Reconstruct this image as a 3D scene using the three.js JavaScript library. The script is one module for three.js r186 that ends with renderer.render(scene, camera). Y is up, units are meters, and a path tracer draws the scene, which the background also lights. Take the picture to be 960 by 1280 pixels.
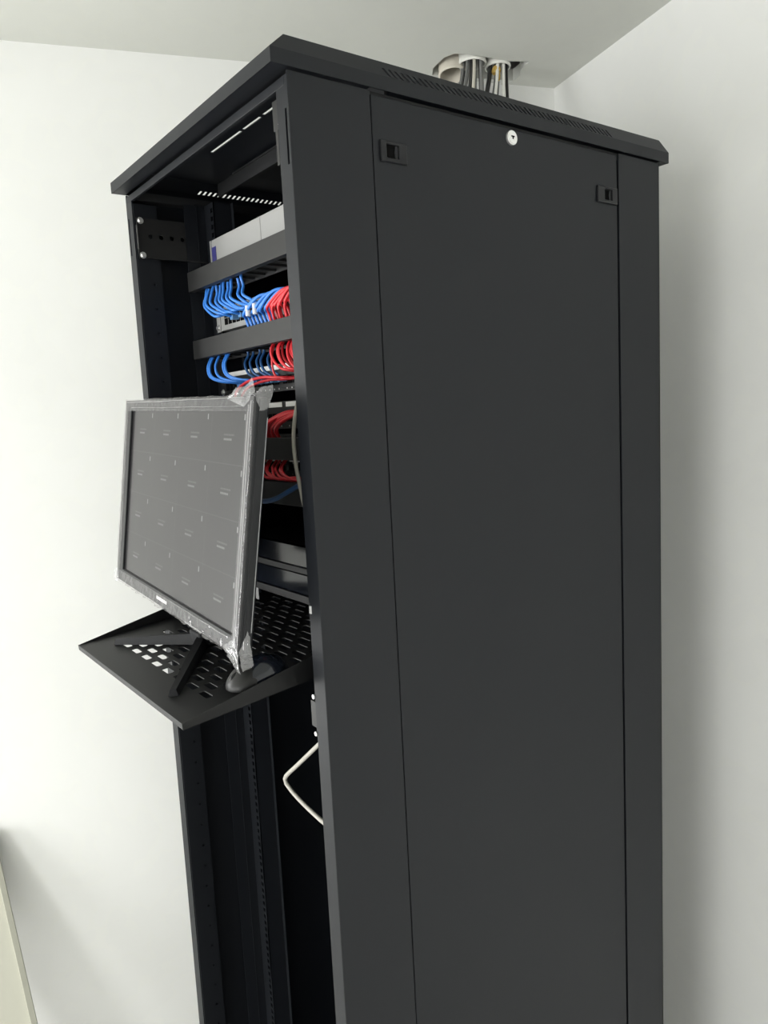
import * as THREE from 'three';
import { RoundedBoxGeometry } from 'three/addons/geometries/RoundedBoxGeometry.js';
import { mergeGeometries } from 'three/addons/utils/BufferGeometryUtils.js';
import { ImprovedNoise } from 'three/addons/math/ImprovedNoise.js';
import { RectAreaLightUniformsLib } from 'three/addons/lights/RectAreaLightUniformsLib.js';

// ---------------------------------------------------------------- camera, light, exposure
const OY = 0.27;                                    // the floor lies 0.27 m below the measuring datum
const scene = new THREE.Scene();
scene.background = new THREE.Color(0xaab4bd);
const camera = new THREE.PerspectiveCamera(67.39, 960 / 1280, 0.02, 60);
camera.rotation.order = 'YXZ';
camera.position.set(1.15580, 1.52924 + OY, 0.51467);
camera.rotation.set(-0.12720, 0.93806, -0.05123);
scene.add(camera);
const renderer = new THREE.WebGLRenderer({ antialias: true });
renderer.toneMapping = THREE.LinearToneMapping;
renderer.toneMappingExposure = 0.87;
renderer.shadowMap.enabled = true;
RectAreaLightUniformsLib.init();
const PHI_BACK = -0.2876, PHI_LEFT = -0.3277;       // how the room is turned against the rack
const CORNER = new THREE.Vector3(-0.388, 0, -1.292);
const CEIL = 2.42 + OY, FRONT_S = 4.7, RIGHT_T = 5.3;
const WINDOWS = [[0.35, 1.75, 0.55, 1.95, 11.5], [3.0, 4.7, 0.6, 2.05, 13.5]]; // x0, x1, y0, y1 on the window wall, brightness
const roomFrame = new THREE.Group(); roomFrame.name = 'daylight'; roomFrame.position.copy(CORNER); roomFrame.rotation.y = PHI_BACK; scene.add(roomFrame);
for (const [x0, x1, y0, y1, e] of WINDOWS) {
  const l = new THREE.RectAreaLight(0xfdfdfb, e, x1 - x0, y1 - y0);
  l.position.set((x0 + x1) / 2, (y0 + y1) / 2, FRONT_S - 0.02); l.rotation.y = 0;   // shines towards -z, into the room
  roomFrame.add(l);
}

const SIDE_WINDOW = [2.3, 3.7, 0.7, 2.05, 9];    // along the left wall, from the corner
const leftFrame = new THREE.Group(); leftFrame.name = 'side_daylight'; leftFrame.position.copy(CORNER); leftFrame.rotation.y = PHI_LEFT; scene.add(leftFrame);
{ const [a, b, y0, y1, e] = SIDE_WINDOW, l = new THREE.RectAreaLight(0xfdfdfb, e, b - a, y1 - y0); l.position.set(0.02, (y0 + y1) / 2, (a + b) / 2); l.rotation.y = -Math.PI / 2; leftFrame.add(l); }

// ---------------------------------------------------------------- helpers
let seed = 7; const rnd = () => { seed = (seed * 16807) % 2147483647; return seed / 2147483647; };
const noise = new ImprovedNoise();
const V = (x, y, z) => new THREE.Vector3(x, y, z);
const names = {};
const numbered = n => { const k = names[n] = (names[n] ?? -1) + 1; return k ? `${n}_${String(k).padStart(3, '0')}` : n; };
const bases = new WeakMap();
function thing(name, label, category, base = [0, 0, 0], group) {
  const o = new THREE.Group(); o.name = numbered(name); o.position.set(base[0], base[1] + OY, base[2]);
  o.userData = { label, category }; if (group) o.userData.group = group;
  bases.set(o, base); scene.add(o); return o;
}
function prep(g) {
  g = g.index ? g.toNonIndexed() : g.clone();
  for (const k of Object.keys(g.attributes)) if (!['position', 'normal', 'uv'].includes(k)) g.deleteAttribute(k);
  if (!g.attributes.normal) g.computeVertexNormals();
  if (!g.attributes.uv) g.setAttribute('uv', new THREE.BufferAttribute(new Float32Array(g.attributes.position.count * 2), 2));
  return g;
}
const merge = gs => { gs = [gs].flat(); return gs.length === 1 ? prep(gs[0]) : mergeGeometries(gs.map(prep)); };
function part(name, geos, mat, parent, label) {            // geometry in datum coordinates, moved to its thing's base
  const g = merge(geos); const b = bases.get(parent);
  g.translate(-b[0], -b[1], -b[2]);
  const m = new THREE.Mesh(g, mat); m.name = numbered(name); if (label) m.userData.label = label;
  parent.add(m); bases.set(m, b); return m;
}
function struct(name, geos, mat, parent = scene) {
  const m = new THREE.Mesh(merge(geos), mat); m.name = name; if (parent === scene) m.userData.kind = 'structure'; parent.add(m); return m;
}
const bx = (x0, x1, y0, y1, z0, z1, r = 0) => {
  const w = Math.abs(x1 - x0), h = Math.abs(y1 - y0), d = Math.abs(z1 - z0);
  const g = r ? new RoundedBoxGeometry(w, h, d, 2, Math.min(r, w / 2.01, h / 2.01, d / 2.01)) : new THREE.BoxGeometry(w, h, d);
  return g.translate((x0 + x1) / 2, (y0 + y1) / 2, (z0 + z1) / 2);
};
const cyl = (r, h, pos, axis = 'y', seg = 24, r2 = r) => {
  const g = new THREE.CylinderGeometry(r2, r, h, seg);
  if (axis === 'x') g.rotateZ(-Math.PI / 2); if (axis === 'z') g.rotateX(Math.PI / 2);
  return g.translate(...pos);
};
const tube = (pts, r, seg = 32, rad = 8, tension = 0.5) => new THREE.TubeGeometry(new THREE.CatmullRomCurve3(pts.map(p => V(...p)), false, 'catmullrom', tension), seg, r, rad, false);
const quad = (...v) => {                                    // flat polygon from corners, both as a fan
  const p = []; for (let i = 1; i < v.length - 1; i++) p.push(...v[0], ...v[i], ...v[i + 1]);
  const g = new THREE.BufferGeometry(); g.setAttribute('position', new THREE.Float32BufferAttribute(p, 3)); g.computeVertexNormals(); return g;
};
function hexa(a, b) {                                       // solid between two matching quads
  const g = [quad(...a), quad(...[...b].reverse())];
  for (let i = 0; i < 4; i++) { const j = (i + 1) % 4; g.push(quad(a[j], a[i], b[i], b[j])); }
  return merge(g);
}
const rectShape = (x0, x1, y0, y1) => new THREE.Shape([new THREE.Vector2(x0, y0), new THREE.Vector2(x1, y0), new THREE.Vector2(x1, y1), new THREE.Vector2(x0, y1)]);
const polyPath = pts => new THREE.Path(pts.map(p => new THREE.Vector2(...p)));
const slotPath = (cx, cy, w, h, n = 3) => {                 // rounded slot, long side along x
  const r = h / 2, p = [];
  for (let i = 0; i <= n; i++) { const a = -Math.PI / 2 + Math.PI * i / n; p.push([cx + w / 2 - r + r * Math.cos(a), cy + r * Math.sin(a)]); }
  for (let i = 0; i <= n; i++) { const a = Math.PI / 2 + Math.PI * i / n; p.push([cx - w / 2 + r + r * Math.cos(a), cy + r * Math.sin(a)]); }
  return polyPath(p);
};
const roundRect = (cx, cy, w, h, r) => {
  const p = []; for (const [sx, sy, a0] of [[1, 1, 0], [-1, 1, 1], [-1, -1, 2], [1, -1, 3]]) for (let i = 0; i <= 3; i++) { const a = (a0 + i / 3) * Math.PI / 2; p.push([cx + sx * (w / 2 - r) + r * Math.cos(a), cy + sy * (h / 2 - r) + r * Math.sin(a)]); }
  return polyPath(p);
};
const ext = (shape, depth, bevel = 0) => new THREE.ExtrudeGeometry(shape, { depth, bevelEnabled: bevel > 0, bevelSize: bevel, bevelThickness: bevel, bevelSegments: 1, bevelOffset: -bevel, curveSegments: 10 });
const mapAxes = (g, X, Y, Z, O) => g.applyMatrix4(new THREE.Matrix4().makeBasis(V(...X), V(...Y), V(...Z)).setPosition(...O));

// ---------------------------------------------------------------- materials
function dataTex(n, f, srgb) {
  const d = new Uint8Array(n * n * 4);
  for (let j = 0; j < n; j++) for (let i = 0; i < n; i++) { const c = f(i / n, j / n); for (let k = 0; k < 3; k++) d[(j * n + i) * 4 + k] = Math.max(0, Math.min(255, (Array.isArray(c) ? c[k] : c) * 255)); d[(j * n + i) * 4 + 3] = 255; }
  const t = new THREE.DataTexture(d, n, n); t.wrapS = t.wrapT = THREE.RepeatWrapping; t.magFilter = THREE.LinearFilter; t.minFilter = THREE.LinearMipmapLinearFilter; t.generateMipmaps = true;
  if (srgb) t.colorSpace = THREE.SRGBColorSpace; t.needsUpdate = true; return t;
}
const per = (u, v, f, z) => {                               // tiling noise
  const a = noise.noise(u * f, v * f, z), b = noise.noise((u - 1) * f, v * f, z), c = noise.noise(u * f, (v - 1) * f, z), d = noise.noise((u - 1) * f, (v - 1) * f, z);
  return (a * (1 - u) + b * u) * (1 - v) + (c * (1 - u) + d * u) * v;
};
const wallMap = dataTex(512, (u, v) => { const n = 0.94 + 0.018 * per(u, v, 3, 1) + 0.012 * per(u, v, 9, 2) + 0.006 * per(u, v, 40, 3); return [n, n, n * 0.995]; }, true);
const wallBump = dataTex(512, (u, v) => 0.5 + 0.22 * per(u, v, 12, 5) + 0.2 * per(u, v, 60, 6));
wallMap.repeat.set(0.5, 0.5); wallBump.repeat.set(0.5, 0.5);
const grain = dataTex(256, () => 0.35 + 0.3 * rnd()); grain.repeat.set(12, 12);
const S = (color, roughness = 0.5, o = {}) => new THREE.MeshStandardMaterial({ color, roughness, metalness: 0, ...o });
const PH = (color, roughness, ior, o = {}) => new THREE.MeshPhysicalMaterial({ color, roughness, ior, metalness: 0, ...o });
const lin = (r, g = r, b = r) => new THREE.Color().setRGB(r, g, b);
const M = {
  wall: S(lin(0.90, 0.905, 0.895), 0.75, { map: wallMap, bumpMap: wallBump, bumpScale: 0.0012 }),
  ceiling: S(lin(0.73, 0.74, 0.70), 0.9, { map: wallMap }),
  floor: S(lin(0.72, 0.71, 0.69), 0.45),
  black: PH(lin(0.0060, 0.0072, 0.0098), 0.47, 1.35, { bumpMap: grain, bumpScale: 0.00004 }),
  blackDeep: S(lin(0.006, 0.0065, 0.0075), 0.6),
  blackSatin: PH(lin(0.0115, 0.0115, 0.0118), 0.43, 1.42),
  shelf: PH(lin(0.0070, 0.0072, 0.0076), 0.45, 1.31),
  blackGloss: S(lin(0.007, 0.009, 0.014), 0.12),
  plastic: PH(lin(0.009, 0.0095, 0.011), 0.3, 1.32),
  matte: PH(lin(0.012, 0.0125, 0.014), 0.55, 1.25),
  tag: S(lin(0.5, 0.52, 0.56), 0.6),
  zinc: S(lin(0.75, 0.75, 0.74), 0.35, { metalness: 0.85 }),
  silver: S(lin(0.31, 0.31, 0.305), 0.45, { metalness: 0.15 }),
  silverDark: S(lin(0.35, 0.35, 0.35), 0.45, { metalness: 0.3 }),
  blueLabel: S(lin(0.03, 0.03, 0.15), 0.5),
  white: S(lin(0.8, 0.8, 0.79), 0.5),
  blueCable: S(lin(0.035, 0.19, 0.62), 0.38),
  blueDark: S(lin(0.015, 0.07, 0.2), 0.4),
  redCable: S(lin(0.55, 0.02, 0.03), 0.38),
  greyCable: S(lin(0.42, 0.40, 0.35), 0.5),
  plugClear: S(lin(0.12, 0.27, 0.5), 0.2),
  port: PH(lin(0.004), 0.8, 1.1),
  pvc: S(lin(0.62, 0.58, 0.50), 0.5),
  pvcWhite: S(lin(0.75, 0.75, 0.70), 0.5),
  foam: S(lin(0.5, 0.34, 0.09), 0.9),
  cream: S(lin(0.44, 0.435, 0.37), 0.7),
  cableBlack: S(lin(0.03, 0.03, 0.03), 0.45),
  cableGrey: S(lin(0.17, 0.175, 0.17), 0.4),
};

// ---------------------------------------------------------------- the room
function roomMesh(name, geos, mat, phi) {
  const m = struct(name, geos, mat); m.position.copy(CORNER); m.rotation.y = phi; return m;
}
const uvBox = (x0, x1, y0, y1, z0, z1) => {                 // box with uv in metres
  const g = bx(x0, x1, y0, y1, z0, z1).toNonIndexed(), p = g.attributes.position, n = g.attributes.normal, uv = g.attributes.uv;
  for (let i = 0; i < p.count; i++) { const ax = Math.abs(n.getX(i)), ay = Math.abs(n.getY(i)); uv.setXY(i, ax > 0.5 ? p.getZ(i) : p.getX(i), ay > 0.5 ? p.getZ(i) : p.getY(i)); }
  return g;
};
const TOP = CEIL + 0.36;
roomMesh('wall_back', uvBox(-0.3, RIGHT_T + 0.2, 0, TOP, -0.15, 0), M.wall, PHI_BACK);
{
  const [a, b, y0, y1] = SIDE_WINDOW, s = rectShape(-0.3, FRONT_S + 0.5, 0, TOP); s.holes.push(polyPath([[a, y0], [b, y0], [b, y1], [a, y1]]));
  roomMesh('wall_left', mapAxes(ext(s, 0.2), [0, 0, 1], [0, 1, 0], [-1, 0, 0], [0, 0, 0]), M.wall, PHI_LEFT);
}
roomMesh('wall_right', uvBox(RIGHT_T, RIGHT_T + 0.15, 0, TOP, -0.3, FRONT_S + 0.3), M.wall, PHI_BACK);
{
  const s = rectShape(-0.5, RIGHT_T + 0.2, 0, TOP);
  for (const [x0, x1, y0, y1] of WINDOWS) s.holes.push(polyPath([[x0, y0], [x1, y0], [x1, y1], [x0, y1]]));
  roomMesh('wall_front', ext(s, 0.2).translate(0, 0, FRONT_S), M.wall, PHI_BACK);
}
roomMesh('floor', uvBox(-0.6, RIGHT_T + 0.3, -0.15, 0, -0.6, FRONT_S + 0.4), M.floor, PHI_BACK);
roomMesh('ceiling_slab', uvBox(-0.6, RIGHT_T + 0.3, TOP, TOP + 0.1, -0.6, FRONT_S + 0.4), M.ceiling, PHI_BACK);
{ // suspended plaster ceiling with a ragged hole broken through it for the conduits (datum axes)
  const w = V(0, 1, 0), loc = (x, z) => { const p = V(x - CORNER.x, 0, z - CORNER.z).applyAxisAngle(w, -PHI_BACK); return [p.x, -p.z]; };
  const s = new THREE.Shape([[-0.6, 0.6], [-0.6, -FRONT_S - 0.2], [RIGHT_T + 0.1, -FRONT_S - 0.2], [RIGHT_T + 0.1, 0.6]].map(p => new THREE.Vector2(...p)));
  const hole = [[-0.495, -0.93], [-0.462, -0.905], [-0.43, -0.897], [-0.40, -0.890], [-0.372, -0.898], [-0.357, -0.925], [-0.347, -0.967], [-0.338, -1.02], [-0.327, -1.06], [-0.304, -1.100], [-0.33, -1.108], [-0.352, -1.118], [-0.375, -1.14], [-0.41, -1.15], [-0.43, -1.10], [-0.45, -1.05], [-0.475, -0.985]];
  s.holes.push(polyPath(hole.map(p => loc(...p))));
  const g = ext(s, 0.03).rotateX(-Math.PI / 2).translate(0, CEIL, 0);
  roomMesh('ceiling', g, M.ceiling, PHI_BACK);
}
WINDOWS.forEach(([x0, x1, y0, y1], i) => {
  const o = new THREE.Group(); o.name = `window_${i + 1}`; o.userData.kind = 'structure'; o.position.copy(CORNER); o.rotation.y = PHI_BACK; scene.add(o);
  const z = FRONT_S, f = 0.05, add = (n, g, m) => { const k = new THREE.Mesh(merge(g), m); k.name = numbered(n); o.add(k); return k; };
  add('window_frame', [bx(x0, x1, y0, y0 + f, z + 0.06, z + 0.12), bx(x0, x1, y1 - f, y1, z + 0.06, z + 0.12), bx(x0, x0 + f, y0, y1, z + 0.06, z + 0.12), bx(x1 - f, x1, y0, y1, z + 0.06, z + 0.12), bx((x0 + x1) / 2 - 0.03, (x0 + x1) / 2 + 0.03, y0, y1, z + 0.06, z + 0.12)], M.white);
  add('window_sill', bx(x0 - 0.05, x1 + 0.05, y0 - 0.04, y0, z - 0.08, z + 0.06), M.white);
  const pane = S(0xffffff, 0.6, { emissive: new THREE.Color(0xf2f7ff), emissiveIntensity: 1.5 });
  for (const [a, b] of [[x0 + f, (x0 + x1) / 2 - 0.03], [(x0 + x1) / 2 + 0.03, x1 - f]]) add('pane', bx(a, b, y0 + f, y1 - f, z + 0.085, z + 0.095), pane);
});
{
  const o = new THREE.Group(); o.name = 'window_3'; o.userData.kind = 'structure'; o.position.copy(CORNER); o.rotation.y = PHI_LEFT; scene.add(o);
  const [a, b, y0, y1] = SIDE_WINDOW, f = 0.05, m = (a + b) / 2, add = (n, g, mt) => { const k = new THREE.Mesh(merge(g), mt); k.name = numbered(n); o.add(k); };
  add('window_frame', [bx(-0.12, -0.06, y0, y0 + f, a, b), bx(-0.12, -0.06, y1 - f, y1, a, b), bx(-0.12, -0.06, y0, y1, a, a + f), bx(-0.12, -0.06, y0, y1, b - f, b), bx(-0.12, -0.06, y0, y1, m - 0.03, m + 0.03)], M.white);
  add('window_sill', bx(-0.06, 0.05, y0 - 0.04, y0, a - 0.03, b + 0.03), M.white);
  const pane = S(0xffffff, 0.6, { emissive: new THREE.Color(0xf2f7ff), emissiveIntensity: 1.5 });
  for (const [p, q] of [[a + f, m - 0.03], [m + 0.03, b - f]]) add('pane', bx(-0.095, -0.085, y0 + f, y1 - f, p, q), pane);
}
{ // cream board leaning on the left wall
  const d = V(-0.322, 0, 0.947), n = V(0.947, 0, 0.322);
  const P = (s, o, y) => { const p = CORNER.clone().addScaledVector(d, s).addScaledVector(n, o); return [p.x, y, p.z]; };
  const SB = 1.498, OB = 0.30, q = (o) => [P(SB, OB + o, -0.27), P(1.64, 0.012 + o, 0.547), P(1.79, 0.012 + o, 0.547), P(SB + 0.15, OB + o, -0.27)];
  const t = thing('leaning_board', 'narrow cream coloured board leaning against the foot of the white wall', 'board', P(1.65, 0.13, -0.27));
  part('panel', hexa(q(-0.009), q(0.009)), M.cream, t);
  const rim = (a, b) => hexa([a, [a[0], a[1], a[2] + 0.012], [a[0] + 0.012, a[1], a[2] + 0.012], [a[0] + 0.012, a[1], a[2]]], [b, [b[0], b[1], b[2] + 0.012], [b[0] + 0.012, b[1], b[2] + 0.012], [b[0] + 0.012, b[1], b[2]]]);
  part('edge_strip', rim(P(SB, OB, -0.268), P(1.638, 0.02, 0.54)), M.cream, t);
}

// ---------------------------------------------------------------- the rack
const D = 0.7653, T = 1.95, BOT = -0.2;
const rack = thing('server_rack', 'tall black open fronted server rack standing in the corner of the white room', 'server rack', [0, -0.27, -0.38]);
const yProfile = (pts, y0, y1) => ext(new THREE.Shape(pts.map(p => new THREE.Vector2(p[0], -p[1]))), y1 - y0).rotateX(-Math.PI / 2).translate(0, y0, 0); // xz outline swept up
for (const s of [1, -1]) {
  const X = v => s * v;
  // corner posts: side face, front face with a slot, return
  const front = ext((() => { const f = rectShape(0.2715, 0.2995, BOT, T - 0.004); f.holes.push(polyPath([[0.2903, 1.842], [0.2945, 1.842], [0.2945, 1.908], [0.2903, 1.908]])); return f; })(), 0.002).translate(0, 0, -0.002);
  if (s < 0) front.scale(-1, 1, 1);
  if (s < 0) { const ix = front.index, p = front.attributes.position; if (!ix) { for (let i = 0; i < p.count; i += 3) for (const at of Object.values(front.attributes)) { const k = at.itemSize; for (let c = 0; c < k; c++) { const a = at.array[(i + 1) * k + c]; at.array[(i + 1) * k + c] = at.array[(i + 2) * k + c]; at.array[(i + 2) * k + c] = a; } } } }
  const ret = ext((() => { const f = rectShape(-0.045, -0.002, BOT, T - 0.02); for (let y = BOT + 0.03; y < 1.80; y += 0.0445) f.holes.push(roundRect(-0.030, y, 0.005, 0.005, 0.002)); return f; })(), 0.002);
  mapAxes(ret, [0, 0, 1], [0, 1, 0], [-1, 0, 0], [X(0.2715) + (s > 0 ? 0.002 : 0.002), 0, 0]);
  part('front_post', [front, bx(X(0.298), X(0.3), BOT, T, -0.124, -0.0006), ret, bx(X(0.262), X(0.298), BOT, T - 0.01, -0.122, -0.120), cyl(0.0015, T - BOT, [X(0.2985), (T + BOT) / 2, -0.0015])], M.black, rack);
  part('rear_post', [bx(X(0.298), X(0.3), BOT, T, -D, -0.6485), bx(X(0.26), X(0.3), BOT, T, -D, -D + 0.002), bx(X(0.262), X(0.298), BOT, T - 0.01, -0.652, -0.650)], M.black, rack);
  const side = part('side_panel', [bx(X(0.2955), X(0.2985), BOT + 0.03, T - 0.0032, -0.6455, -0.1268, 0.0012), bx(X(0.285), X(0.288), BOT + 0.03, T - 0.01, -0.66, -0.11)], M.black, rack);
  part('side_sill', bx(X(0.27), X(0.3), BOT, BOT + 0.027, -0.6485, -0.124), M.black, rack);
  part('top_beam', bx(X(0.2715), X(0.2940), T - 0.012, T + 0.002, -D + 0.01, -0.01), M.blackDeep, rack);
  for (const [z0, z1, hx0, hx1] of [[-0.1815, -0.1375, -0.168, -0.147], [-0.6425, -0.5900, -0.628, -0.608]]) {  // slide latches
    const f = rectShape(z0, z1, 1.864, 1.8905); f.holes.push(roundRect((hx0 + hx1) / 2, 1.878, hx1 - hx0, 0.0175, 0.0015));
    const g = ext(f, 0.003, 0.0007); mapAxes(g, [0, 0, 1], [0, 1, 0], [-1, 0, 0], [X(0.2985) + (s > 0 ? 0.003 : 0), 0, 0]);
    const l = part('slide_latch', [g], M.plastic, side);
    const tab = ext(new THREE.Shape([[hx0 + 0.0005, 1.870], [hx0 + 0.005, 1.870], [hx0 + 0.0065, 1.878], [hx0 + 0.005, 1.886], [hx0 + 0.0005, 1.886]].map(p => new THREE.Vector2(...p))), 0.002);
    mapAxes(tab, [0, 0, 1], [0, 1, 0], [-1, 0, 0], [X(0.3), 0, 0]); part('latch_tab', tab, M.plastic, side);
    part('latch_well', bx(X(0.2985), X(0.2989), 1.869, 1.887, hx0, hx1), M.port, side);
  }
  const lock = part('lock', [cyl(0.0105, 0.004, [X(0.3), 1.933, -0.388], 'x', 28), cyl(0.0085, 0.0022, [X(0.3021), 1.933, -0.388], 'x', 28)], M.zinc, side, 'round silver key lock');
  part('keyhole', [bx(X(0.3031), X(0.3035), 1.9335, 1.9355, -0.3915, -0.3845), bx(X(0.3031), X(0.3035), 1.9305, 1.9345, -0.3893, -0.3868)], M.port, side);
  // depth brace near the top with round holes, two screws and a flange
  for (const y of [1.833]) {
    const f = rectShape(-0.135, -0.004, y, y + 0.072); for (let k = 0; k < 6; k++) f.holes.push(roundRect(-0.028 - 0.0203 * k, y + 0.040, 0.0085, 0.0085, 0.004));
    const g = ext(f, 0.002); mapAxes(g, [0, 0, 1], [0, 1, 0], [-1, 0, 0], [X(0.2655) + 0.001, 0, 0]);
    const br = part('depth_brace', [g, bx(X(0.2655), X(0.2715), y + 0.012, y + 0.060, -0.006, -0.004), bx(X(0.2595), X(0.2665), y, y + 0.002, -0.135, -0.02), bx(X(0.260), X(0.2665), y + 0.016, y + 0.058, -0.0045, -0.0025)], M.blackSatin, rack);
    for (const yy of [y + 0.006, y + 0.067]) part('screw', [cyl(0.0048, 0.004, [X(0.2625), yy, -0.011], 'x', 16, 0.0035), cyl(0.006, 0.0012, [X(0.2648), yy, -0.011], 'x', 16)], M.zinc, br);
  }
  // mounting rails: perforated front face, inner return with a rolled edge, outer flange
  for (const [zf, dir] of [[-0.138, -1], [-0.60, 1]]) {
    const f = rectShape(0.2255, 0.265, BOT + 0.03, T - 0.012); for (let y = BOT + 0.06; y < T - 0.03; y += 0.01482) f.holes.push(polyPath([[0.2301, y], [0.2387, y], [0.2387, y + 0.0088], [0.2301, y + 0.0088]]));
    const g = ext(f, 0.002).translate(0, 0, dir < 0 ? -0.002 : 0);
    mapAxes(g, [s, 0, 0], [0, 1, 0], [0, 0, s], [0, 0, zf * (1 - 0)]); if (s < 0) g.translate(0, 0, -0.002);
    part('mounting_rail', [g, bx(X(0.2255), X(0.2272), BOT + 0.03, T - 0.012, zf, zf + dir * 0.038), bx(X(0.2160), X(0.2272), BOT + 0.03, T - 0.012, zf + dir * 0.0365, zf + dir * 0.038), bx(X(0.2635), X(0.265), BOT + 0.03, T - 0.012, zf, zf - dir * 0.042)], M.black, rack);
  }
}
part('top_rail', [bx(-0.2715, 0.2715, T - 0.0065, T - 0.0045, -0.008, 0), bx(-0.2925, 0.2925, T - 0.0155, T - 0.004, -0.002, 0.0004, 0.0008), bx(-0.2715, 0.2715, T - 0.0155, T - 0.0140, -0.004, 0)], M.black, rack);
part('back_panel', [bx(-0.26, 0.26, BOT, T, -D + 0.004, -D + 0.007)], M.blackDeep, rack);
part('base_frame', [bx(-0.298, 0.298, BOT, BOT + 0.004, -D + 0.003, -0.004), bx(-0.2715, 0.2715, BOT, BOT + 0.04, -0.02, -0.004)], M.black, rack);
for (const [x, z] of [[0.25, -0.05], [-0.25, -0.05], [0.25, -0.71], [-0.25, -0.71]]) part('levelling_foot', [cyl(0.008, 0.06, [x, -0.225, z]), cyl(0.024, 0.012, [x, -0.264, z], 'y', 24, 0.018)], M.zinc, rack);
// hinge block and small catches on the right post
const hb = part('hinge_block', [bx(0.2575, 0.2715, 1.102, 1.140, -0.012, -0.0005, 0.001), bx(0.262, 0.270, 1.085, 1.103, -0.008, -0.005)], M.blackSatin, rack);
for (const y of [1.1475, 1.094]) part('screw', cyl(0.0032, 0.004, [0.2695, y, 0.0], 'z', 14), M.zinc, hb);
part('door_catch', bx(0.2725, 0.278, 1.266, 1.277, 0, 0.0012, 0.0005), M.zinc, rack);
part('upper_bracket', [bx(0.246, 0.258, 1.895, 1.931, -0.012, -0.008), bx(0.256, 0.2715, 1.897, 1.929, -0.0125, -0.0105)], M.blackSatin, rack);
{ // roof cap: vertical lip, bevel with slanted vent slots on both sides, top sheet with three slits
  const X = 0.3044, zf = 0.0237, zb = -0.789, y0 = 1.9525, y1 = 1.9705, y2 = 1.9935, bxi = 0.0115, bf = 0.0265, br = 0.0125;
  const th = 0.0015, g = [];
  const lip = [[X, zf], [X, zb], [-X, zb], [-X, zf]], top = [[X - bxi, zf - bf], [X - bxi, zb + br], [-X + bxi, zb + br], [-X + bxi, zf - bf]];
  const at = (p, y) => [p[0], y, p[1]];
  for (let i = 0; i < 4; i++) {
    const j = (i + 1) % 4, sh = (p, k) => [p[0] * (1 - k), p[1] + (p[1] > -0.38 ? -k : k) * 0.3];
    g.push(hexa([at(lip[i], y0), at(lip[j], y0), at(lip[j], y1), at(lip[i], y1)], [at(sh(lip[i], 0.006), y0), at(sh(lip[j], 0.006), y0), at(sh(lip[j], 0.006), y1), at(sh(lip[i], 0.006), y1)]));
    if (i % 2) g.push(hexa([at(lip[i], y1), at(lip[j], y1), at(top[j], y2), at(top[i], y2)], [at(sh(lip[i], 0.006), y1 - 0.001), at(sh(lip[j], 0.006), y1 - 0.001), at(sh(top[j], 0.006), y2 - 0.002), at(sh(top[i], 0.006), y2 - 0.002)]));
  }
  const L = Math.hypot(bxi, y2 - y1);
  for (const s of [1, -1]) {                                // side bevels with real slots; shape x = z, y = up the slope
    const f = new THREE.Shape([[zf, 0], [zf - bf, L], [zb + br, L], [zb, 0]].map(p => new THREE.Vector2(...p)));
    for (let k = 0; k < 46; k++) { const z = -0.152 - k * 0.01038; const sl = s > 0 ? -0.0088 : 0.0050, zt = s > 0 ? z : z - 0.002; f.holes.push(polyPath(s > 0 ? [[zt, L * 0.56], [zt + 0.0047, L * 0.56], [zt + 0.0047 + sl, L * 0.04], [zt + sl, L * 0.04]] : [[zt, L * 0.30], [zt + 0.0047, L * 0.30], [zt + 0.0047 + sl, L * 0.04], [zt + sl, L * 0.04]])); }
    const e = ext(f, 0.0012);
    const up = [-s * bxi / L, (y2 - y1) / L, 0], zz = [0, 0, 1], nn = new THREE.Vector3().crossVectors(V(...zz), V(...up));
    mapAxes(e, zz, up, [nn.x, nn.y, nn.z], [s * X, y1, 0]); if (s > 0) e.translate(0, 0, 0); 
    g.push(e);
  }
  const f = rectShape(-X + bxi, X - bxi, zb + br, zf - bf);
  for (const [a, b] of [[-0.131, -0.016], [-0.009, 0.051], [0.060, 0.150]]) f.holes.push(polyPath([[a, -0.1010], [b, -0.1010], [b, -0.0955], [a, -0.0955]]));
  f.holes.push(roundRect(-0.05, -0.69, 0.3, 0.10, 0.02));  // cable entry
  const r = ext(f, 0.0015); mapAxes(r, [1, 0, 0], [0, 0, 1], [0, -1, 0], [0, y2, 0]); g.push(r);
  g.push(bx(-X + 0.002, X - 0.002, y0, y0 + 0.0015, -0.001, zf - 0.001), bx(-X + 0.002, X - 0.002, y0, y0 + 0.0015, zb + 0.001, -D));
  part('roof_cap', g, M.black, rack);
  part('fan_tray', [bx(-0.20, 0.20, 1.984, 1.987, -0.56, -0.17), bx(-0.27, 0.27, 1.961, 1.985, -0.176, -0.172), bx(-0.27, 0.27, 1.93, 1.951, -0.56, -0.556)], M.blackDeep, rack);
}

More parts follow.
